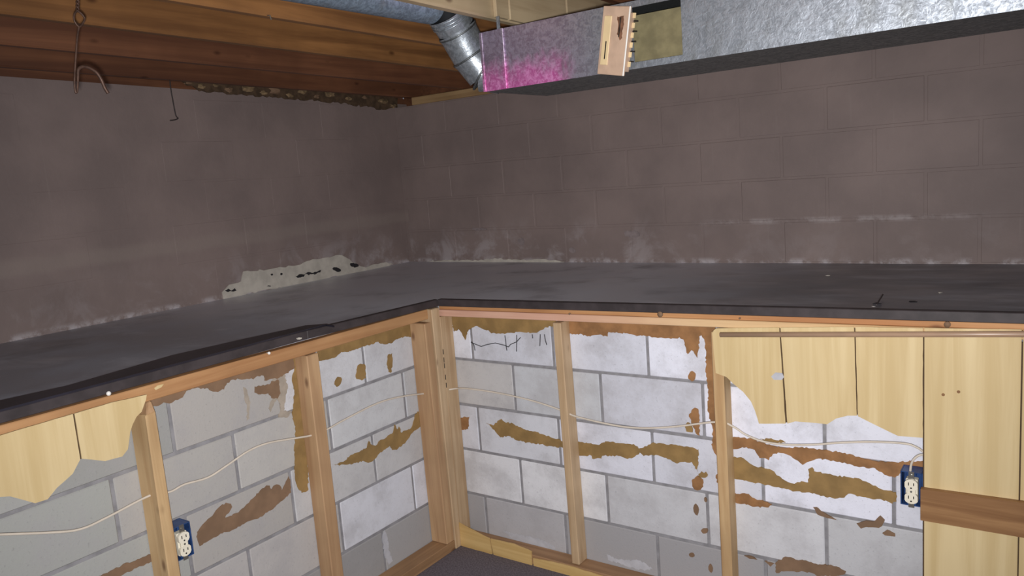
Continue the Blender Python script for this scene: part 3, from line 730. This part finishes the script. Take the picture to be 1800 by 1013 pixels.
# ------------------------------------------------------------------ socket boxes
def socket(label, loc, rotz, hide_right=False):
    """box built facing -Y around its own origin (front centre), 66 x 108 mm"""
    root = bpy.data.objects.new('socket_box', None)
    COL.objects.link(root)
    root.empty_display_size = 0.03
    W, Hh, D = 0.030, 0.053, 0.056
    def add(name, bm, mat, par=root, smooth=False):
        bmesh.ops.recalc_face_normals(bm, faces=bm.faces)
        me = bpy.data.meshes.new(name)
        bm.to_mesh(me)
        bm.free()
        if smooth:
            for f in me.polygons: f.use_smooth = True
        me.materials.append(mat)
        o = bpy.data.objects.new(name, me)
        COL.objects.link(o)
        o.parent = par
        return o
    bm = bmesh.new()
    t = 0.003
    box(-W, -W + t, 0, D, -Hh, Hh, 0.0008, bm)
    box(W - t, W, 0, D, -Hh, Hh, 0.0008, bm)
    box(-W + t, W - t, 0, D, Hh - t, Hh, 0.0008, bm)
    box(-W + t, W - t, 0, D, -Hh, -Hh + t, 0.0008, bm)
    box(-W + t, W - t, D - t, D, -Hh + t, Hh - t, 0, bm)
    box(-0.012, 0.012, 0.0, 0.012, Hh - 0.012, Hh - t, 0.001, bm)
    box(-0.012, 0.012, 0.0, 0.012, -Hh + t, -Hh + 0.012, 0.001, bm)
    add('box', bm, BLUE)
    bm = box(-0.008, 0.008, -0.004, -0.0015, -Hh - 0.004, Hh + 0.002, 0.0008)
    add('mounting_strap', bm, STEEL)
    # receptacle: two rounded faces joined by a narrow waist
    def face_outline(cz):
        pts = []
        for k in range(16):
            a_ = 2 * math.pi * k / 16
            pts.append(Vector((max(-0.0165, min(0.0165, 0.019 * math.cos(a_))), -0.009, cz + 0.0165 * math.sin(a_))))
        return pts
    bm = prism(face_outline(0.0195), (0, -1, 0), 0.010)
    prism(face_outline(-0.0195), (0, -1, 0), 0.010, bm)
    box(-0.011, 0.011, -0.0075, 0.001, -0.010, 0.010, 0.001, bm)
    box(-0.0155, 0.0155, 0.0005, 0.024, -0.034, 0.034, 0.002, bm)
    rec = add('receptacle', bm, IVORY)
    rec.location = (0, 0, -0.005)
    rec.scale = (1.06, 1, 1.06)
    for cz in (0.0195, -0.0195):
        for dx, hh in ((-0.0065, 0.0045), (0.0065, 0.0038)):
            add('slot', box(dx - 0.0012, dx + 0.0012, -0.0096, -0.0088, cz + 0.003 - hh, cz + 0.003 + hh), DARK, rec)
        add('slot', tube([(0, -0.0088, cz - 0.0085), (0, -0.0096, cz - 0.0085)], 0.0025, 8), DARK, rec)
    add('screw', tube([(0, -0.007, 0), (0, -0.0088, 0)], 0.003, 8), STEEL, rec)
    for sz in (1, -1):
        add('screw', tube([(0, -0.003, sz * 0.0445), (0, -0.0065, sz * 0.0445)], 0.0035, 8), STEEL)
    root.location = loc
    root.rotation_euler = (0, 0, rotz)
    return tag(root, label, 'socket')
bl = at(329, 954, 0, XL + 0.076)
socket('blue electrical socket box on the left wall next to the split-topped stud', (XL + 0.060, -2.606, bl.z), math.pi / 2)
br = at(1604, 862, 1, YR - 0.066)
socket('blue electrical socket box on the right wall at the edge of the full-height panel', (3.197, YR - 0.060, br.z), 0)

# ------------------------------------------------------------------ black membrane lying on the left ledge, pins, crumbs
def onledge(u, v, z): return at(u, v, 2, z)
mp = [onledge(u, v, 0.046) for u, v in [(537, 574), (560, 572), (584, 577)]]
pts = [Vector((1.20, YE, 0)), onledge(0, 704, 0.046), onledge(117, 679, 0.046), onledge(302, 625, 0.045), onledge(420, 599, 0.044), onledge(537, 574, 0.043), onledge(575, 572, 0.042), onledge(588, 576, 0.042), Vector((FX - 0.004, -1.97, 0)), Vector((FX + 0.003, -2.3, 0)), Vector((FX + 0.003, -3.0, 0)), Vector((FX + 0.003, YE, 0))]
def zle(q):   # height of the ledge top at a point of the left run
    return zfl(q.y) * max(0, min(1, q.x / FX))
pts = [Vector((q.x, q.y, zle(q) + 0.007)) for q in pts]
tag(obj('membrane_strip', prism(pts, (0, 0, 1), 0.006), MEMB), 'black waterproof membrane strip lying along the front of the left ledge', 'membrane')
for u, v, lab in [(191, 692, 'small white round pin on the left plate above the torn panel'), (473, 621, 'small white round pin on the left plate near the middle stud')]:
    q = at(u, v, 0, FX + 0.008)
    bm = bmesh.new()
    bmesh.ops.create_uvsphere(bm, u_segments=12, v_segments=8, radius=0.0065 if u < 300 else 0.005, matrix=Matrix.Translation(q))
    tube([q, q + Vector((-0.014, 0, 0))], 0.002, 6, bm)
    tag(obj('push_pin', bm, WHITE, None, True), lab, 'pin')
q = at(283, 681, 0, FX + 0.001)
bm = prism([at(u, v, 0, FX + 0.002) for u, v in [(271, 683), (277, 678), (288, 675), (284, 681), (274, 686)]], (1, 0, 0), 0.002)
tag(obj('wood_splinter', bm, W_PANEL), 'pale raw splinter on the left plate right of the first pin', 'splinter')
def crumb(u, v, r, mat, label, seed, flat=0.5):
    x = onledge(u, v, 0.03)
    z = zfr(max(x.x, FX)) * min(1, max(0, -x.y / 1.356)) if x.x > FX else zle(x)
    x = onledge(u, v, z)
    bm = bmesh.new()
    bmesh.ops.create_icosphere(bm, subdivisions=1, radius=r)
    rnd = random.Random(seed)
    for v_ in bm.verts:
        v_.co *= rnd.uniform(0.6, 1.25)
        v_.co.z = max(-r * 0.35, v_.co.z * flat)
        v_.co += Vector((x.x, x.y, z + r * 0.35))
    return tag(obj('crumb', bm, mat), label, 'debris')
crumb(1541, 538, 0.014, CHAR, 'black lump of debris near the front of the right ledge', 1)
crumb(1535, 541, 0.007, WHITE, 'tiny white crumb stuck by the black lump on the right ledge', 2)
crumb(1455, 486, 0.010, PLASTER, 'flat pale chip in the middle of the right ledge', 3, 0.25)
crumb(1653, 516, 0.008, PLASTER, 'small pale chip at the right end of the ledge', 4, 0.3)
crumb(1605, 533, 0.012, CHAR, 'thin dark flake on the right ledge right of the black lump', 5, 0.2)
bm = tube(smooth_path([onledge(1541, 536, 0.06), onledge(1547, 526, 0.062), onledge(1552, 518, 0.058)], 4), 0.0022, 5)
tag(obj('wire_scrap', bm, WIRE), 'short dark wire scrap standing behind the black lump on the ledge', 'wire')
crumb(526, 597, 0.010, PLASTER, 'white flake at the front edge of the left ledge', 6, 0.4)

# ------------------------------------------------------------------ ceiling joists and sills
def joist(x1, mat, label, y0=YE, y1=0.10):
    x0 = x1 - 0.040
    P = []
    for dz in (0.0, 0.19):
        P += [(x0, y0, zt(y0) + dz), (x1, y0, zt(y0) + dz), (x1, y1, zt(y1) + dz), (x0, y1, zt(y1) + dz)]
    return tag(obj('ceiling_joist', hexa(bmesh.new(), P, 0.006), mat), label, 'joist')
joist(0.150, W_JOISTR, 'dark red-brown ceiling joist closest to the left block wall')
joist(0.590, W_JOISTR, 'stained brown ceiling joist, second from the left block wall')
joist(1.035, W_JOIST, 'stained orange-brown ceiling joist, third from the left block wall')
j4 = joist(1.455, W_JOIST, 'stained ceiling joist just left of the round pipe')
j5 = joist(1.885, W_PALE, 'pale unstained ceiling joist above the end of the rectangular duct')
joist(2.312, W_JOISTR, 'dark ceiling joist crossing over the duct above the hanging register')
joist(2.742, W_JOISTR, 'dark ceiling joist crossing over the duct right of its register opening')
# short boards nailed to the face of the pale joist
bm = None
xs = 1.885
sb = empty('scab_boards', (xs, -1.2, zt(-1.2)), 'pale short boards nailed to the face of the pale joist', 'board')
def scab(u0, u1):
    y0, y1 = at(u0, 15, 0, xs)[1], at(u1, 15, 0, xs)[1]
    P = []
    for dz in (0.004, 0.17):
        P += [(xs + 0.001, y0, zt(y0) + dz), (xs + 0.016, y0, zt(y0) + dz), (xs + 0.016, y1, zt(y1) + dz), (xs + 0.001, y1, zt(y1) + dz)]
    obj('board', hexa(bmesh.new(), P, 0.002), W_PALE, sb)
scab(866, 888)
scab(890, 989)
scab(991, 1042)
# sills on top of the walls
tag(obj('sill_plate', box(0.16, XE, -0.015, 0.11, 1.0, 1.048, 0.003), W_SILL), 'pale wooden sill plate on top of the right wall under the joist ends', 'sill')
slope_board('sill_plate', 1, YE, 0.14, -0.17, -0.03, zwl(YE) + 0.001, zwl(0.14) + 0.001, zwl(YE) + 0.04, zwl(0.14) + 0.04, W_JOISTR, 'dark wooden sill plate on top of the left wall', 'sill')
slope_board('rim_board', 1, YE, 0.14, -0.17, -0.05, zwl(YE) + 0.041, zwl(0.14) + 0.041, zt(YE) + 0.185, zt(0.14) + 0.185, W_JOISTR, 'dark rim board standing on the left sill plate', 'board')
tag(obj('rim_board', box(-0.02, XE, 0.112, 0.15, 1.0, 1.23, 0.003), W_JOISTR), 'dark rim board closing the joist ends on the right wall', 'board')
BROKEN = plain('broken_wall_top', c255(84, 66, 50), 0.95, var=0.3, scale=30, bump=0.5)
patch(wl, 'UL', [(318, 141), (330, 150), (352, 160), (378, 161), (400, 166), (440, 168), (480, 171), (520, 175), (560, 177), (600, 182), (640, 187), (672, 192), (699, 189), (699, 172), (640, 163), (560, 154), (480, 147), (400, 142)], BROKEN, 'broken_mortar', proud=0.006, seed=120, amp=0.008, step=0.02)
# crumbling mortar lumps along the top of the left wall
rnd = random.Random(5)
lumps = [(330, 146, .016), (352, 152, .020), (378, 150, .014), (400, 158, .022), (436, 156, .030), (462, 163, .020), (484, 160, .036), (508, 168, .022), (530, 160, .030), (556, 170, .020), (580, 166, .034), (612, 174, .024), (640, 172, .022), (672, 178, .036), (690, 186, .024)]
nth = ['first', 'second', 'third', 'fourth', 'fifth', 'sixth', 'seventh', 'eighth', 'ninth', 'tenth', 'eleventh', 'twelfth', 'thirteenth', 'fourteenth', 'fifteenth']
for i, (u, v, r) in enumerate(lumps):
    q = at(u, v, 0, 0.004)
    bm = bmesh.new()
    bmesh.ops.create_icosphere(bm, subdivisions=2, radius=r)
    for v_ in bm.verts:
        v_.co *= rnd.uniform(0.62, 1.25)
        v_.co.x *= 0.55
        v_.co.y *= 1.3
        v_.co.z *= 0.62
    bmesh.ops.translate(bm, verts=bm.verts, vec=q)
    o_ = obj('mortar_lump', bm, CHUNK if i % 3 else GLUE_B)
    tag(o_, 'crumbling tan mortar lump on the left wall top, ' + nth[i] + ' counted towards the corner', 'mortar lump', 'mortar lumps along the top of the wall')

# ------------------------------------------------------------------ round pipe and elbow
PX, PZ, PR = 1.690, 1.150, 0.072
pp = empty('round_pipe', (PX, -1.60, PZ), 'grey galvanized round duct pipe running between the ceiling joists', 'pipe')
ys = [YE + 0.02, -3.0, -2.52, -2.51, -2.50, -1.58]
obj('pipe_wall', tube([(PX, y, PZ) for y in ys], [PR, PR, PR, PR + 0.004, PR, PR], 28, None, False), GALVB, pp, True)
obj('pipe_inside', tube([(PX, y, PZ) for y in (YE + 0.02, -1.581)], PR - 0.0015, 28, None, False), PIPE_IN, pp, True)
el = empty('duct_elbow', (1.75, -1.40, 0.9), 'shiny segmented elbow joining the round pipe to the end of the rectangular duct', 'elbow')
ep = [Vector((1.715, -1.515, 1.118)), Vector((1.718, -1.470, 1.060)), Vector((1.735, -1.425, 0.975)), Vector((1.764, -1.392, 0.912)), Vector((1.815, -1.365, 0.897))]
def gore(p0, p1, r0, r1, flare=0.0):
    d_ = (p1 - p0)
    n_ = 5
    pts_ = [p0 + d_ * (i / n_) for i in range(n_ + 1)]
    rr_ = [r0 + (r1 - r0) * i / n_ for i in range(n_ + 1)]
    rr_[0] += flare
    return tube(pts_, rr_, 28, None, False)
for i in range(4):
    dd = (ep[i + 1] - ep[i]).normalized()
    obj('gore', gore(ep[i] - dd * 0.004, ep[i + 1] + dd * 0.008, 0.074 - 0.001 * i, 0.0715 - 0.001 * i, 0.003), GALVE, el, True)
d0 = (ep[1] - ep[0]).normalized()
for i in (1, 2, 3):
    dd = ((ep[i + 1] - ep[i]).normalized() + (ep[i] - ep[i - 1]).normalized()).normalized()
    c = ep[i]
    obj('seam', tube([c - dd * 0.004, c - dd * 0.002, c + dd * 0.002, c + dd * 0.004], [0.0735, 0.0765, 0.0765, 0.0735], 28, None, False), GALVD, el, True)
for k in (0.004, 0.016, 0.028):
    c = ep[0] + d0 * k
    bm = tube([c - d0 * 0.003, c - d0 * 0.0015, c + d0 * 0.0015, c + d0 * 0.003], [0.074, 0.0775, 0.0775, 0.074], 28, None, False)
    obj('bead', bm, GALVE, el, True)
obj('elbow_inside', tube([ep[0] - d0 * 0.003, ep[1]], 0.0722, 28, None, False), PIPE_IN, el, True)

# ------------------------------------------------------------------ rectangular duct
DY0, DY1, DZ0, DZ1 = -1.500, -1.085, 0.826, 1.031
DX0, DX1 = 1.842, XE
dk = empty('rectangular_duct', (DX0, DY0, DZ0), 'galvanized rectangular air duct hung under the joists with a pink-tinted end', 'duct')
OX0, OX1, OZ0, OZ1 = 2.437, 2.598, 0.846, 1.012
def sheet(x0, x1, y0, y1, z0, z1, bm=None): return box(x0, x1, y0, y1, z0, z1, 0.0, bm)
t = 0.002
# end section
SX = at(885, 110, 1, DY0).x
bm = sheet(DX0, SX, DY0, DY0 + t, DZ0, DZ1)
sheet(DX0, DX0 + t, DY0 + t, DY1, DZ0, DZ1, bm)
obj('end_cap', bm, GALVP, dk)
bm = box(SX - 0.004, SX + 0.010, DY0 - 0.006, DY0 - 0.0005, DZ0 - 0.001, DZ1 + 0.001, 0.002)
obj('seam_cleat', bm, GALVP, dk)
bm = box(DX0 - 0.003, DX0 + 0.008, DY0 - 0.003, DY0 - 0.0003, DZ0, DZ1, 0.001)
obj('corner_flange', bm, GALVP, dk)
# front sheet with the register opening
bm = sheet(SX, OX0, DY0, DY0 + t, DZ0, DZ1)
sheet(OX0, OX1, DY0, DY0 + t, DZ0, OZ0, bm)
sheet(OX0, OX1, DY0, DY0 + t, OZ1, DZ1, bm)
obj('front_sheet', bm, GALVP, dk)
obj('front_sheet', sheet(OX1, DX1, DY0 - 0.001, DY0 + t, DZ0, DZ1), GALV, dk)
obj('bottom_sheet', sheet(DX0, DX1, DY0 + t, DY1, DZ0, DZ0 + t), GALVD, dk)
obj('top_sheet', sheet(DX0, DX1, DY0 + t, DY1, DZ1 - t, DZ1), GALVD, dk)
obj('back_sheet', sheet(DX0, DX1, DY1 - t, DY1, DZ0 + t, DZ1 - t), GALVI, dk)
# inner liner seen through the opening
bm = sheet(OX0 - 0.10, OX1 + 0.02, DY0 + 0.050, DY0 + 0.053, DZ0 + t, DZ1 - 0.035)
obj('damper_blade', bm, GALVI, dk)
# hanging strap at the end of the duct
obj('hanger_strap', box(SX - 0.020, SX - 0.006, DY0 + 0.004, DY0 + 0.006, DZ1, zt(-1.5) - 0.002, 0.0), GALV, dk)

# ------------------------------------------------------------------ loose register hanging on the opening
rg = bpy.data.objects.new('air_register', None)
COL.objects.link(rg)
def radd(name, bm, mat, par=rg):
    bmesh.ops.recalc_face_normals(bm, faces=bm.faces)
    me = bpy.data.meshes.new(name)
    bm.to_mesh(me)
    bm.free()
    me.materials.append(mat)
    o = bpy.data.objects.new(name, me)
    COL.objects.link(o)
    o.parent = par
    return o
RW, RH = 0.0525, 0.103
fp = radd('face_plate', box(-RW, RW, -0.003, 0.003, -RH, RH, 0.0015), TAN)
radd('rolled_edge', box(RW - 0.0035, RW + 0.001, -0.0062, -0.0025, -RH, RH, 0.001), WHITE, fp)
radd('raised_panel', box(-0.043, -0.014, -0.0062, -0.0025, -0.074, 0.074, 0.0015), TANL, fp)
radd('slot', box(-0.0285, -0.0245, -0.0068, -0.0060, -0.056, -0.002), DARK, fp)
radd('slot', box(0.0165, 0.0205, -0.0038, -0.0028, 0.012, 0.070), DARK, fp)
rp = [Vector((x, -0.0036, z)) for x, z in [(0.006, 0.072), (0.030, 0.075), (0.034, 0.050), (0.029, 0.030), (0.032, 0.010), (0.024, 0.002), (0.010, 0.020), (0.012, 0.045)]]
rp = rag(rp, 0.002, 0.006, 3)
for q in rp: q.y = -0.0036
radd('rust_patch', prism(rp, (0, -1, 0), 0.001), RUSTP, fp)
radd('collar', box(-0.030, 0.047, 0.003, 0.030, -0.090, 0.085, 0.001), TAN)
for k in range(6):
    z = -0.075 + k * 0.029
    radd('louvre_tooth', box(0.040, 0.056, 0.020, 0.024, z, z + 0.016, 0.0006), TANL)
for k in range(5):
    z = -0.060 + k * 0.030
    radd('louvre_arm', box(0.047, 0.064, 0.025, 0.029, z, z + 0.004, 0.0006), DARK)
rc = at(1079.5, 72, 1, -1.540)
rg.location = rc
rg.rotation_euler = (0, math.radians(11.5), math.radians(-9))
tag(rg, 'beige rusty air register hanging askew from the opening in the duct', 'register')

# ------------------------------------------------------------------ hook on twisted wire, and a loose wire
for u, v, r in [(1160, 553, .010), (1665, 571, .009), (1001, 552, .004), (1300, 560, .003)]:
    q = at(u, v, 1, FY - 0.006)
    kn = obj('knot', tube([q + Vector((0, 0.004, 0)), q + Vector((0, -0.0008, 0))], r, 10), GLUE_B, TOPRAIL, True)
hk = empty('hanging_hook', (1.43, -2.72, 1.09), 'rusty wire hook hanging on a twisted chain from a ceiling joist at the left', 'hook')
HX = 1.43
def hp(l): return [at(u, v, 0, HX) for u, v in l]
top = at(136, -30, 0, HX)
top.z = zt(-2.7) + 0.002
bm = bmesh.new()
a0, a1 = top, at(136, 20, 0, HX)
for ph in (0, math.pi):
    pts_ = []
    for i in range(33):
        s = i / 32
        pts_.append(a0.lerp(a1, s) + Vector((math.cos(s * 22 + ph), math.sin(s * 22 + ph), 0)) * 0.0032)
    tube(pts_, 0.0021, 6, bm)
obj('twisted_wire', bm, RUST, hk, True)
obj('link', tube(smooth_path(hp([(136, 19), (143, 24), (149, 33), (144, 43), (139, 47), (133, 41), (130, 33), (131, 24), (136, 19)]), 5), 0.0026, 7), RUST, hk, True)
obj('hook_wire', tube(smooth_path(hp([(139, 46), (136, 65), (134, 90), (132, 120), (131, 145), (133, 163), (136, 158), (137, 135), (138, 122), (146, 117), (158, 120), (170, 128), (178, 140), (184, 154), (190, 164)]), 5), [0.0026] * 30 + [0.0026 + 0.0019 * min(1, i / 12) for i in range(41)], 8), RUST, hk, True)
lw = [at(u, v, 0, 0.13) for u, v in [(298, 138), (300, 155), (304, 178), (309, 203), (313, 208), (307, 211), (299, 212)]]
lw[0].z = zt(-1.7) + 0.002
tag(obj('loose_wire', tube(smooth_path(lw, 4), 0.0026, 6), WIRE, None, True), 'thin dark bent wire dangling from the joist in front of the left wall', 'wire')
# bent nail in the lower edge of the fourth joist
q = at(470, 27, 0, 1.458)
bm = tube([q, q + Vector((0.012, 0, -0.002)), q + Vector((0.014, 0.002, -0.016))], 0.002, 6)
obj('nail', bm, STEEL, j4)
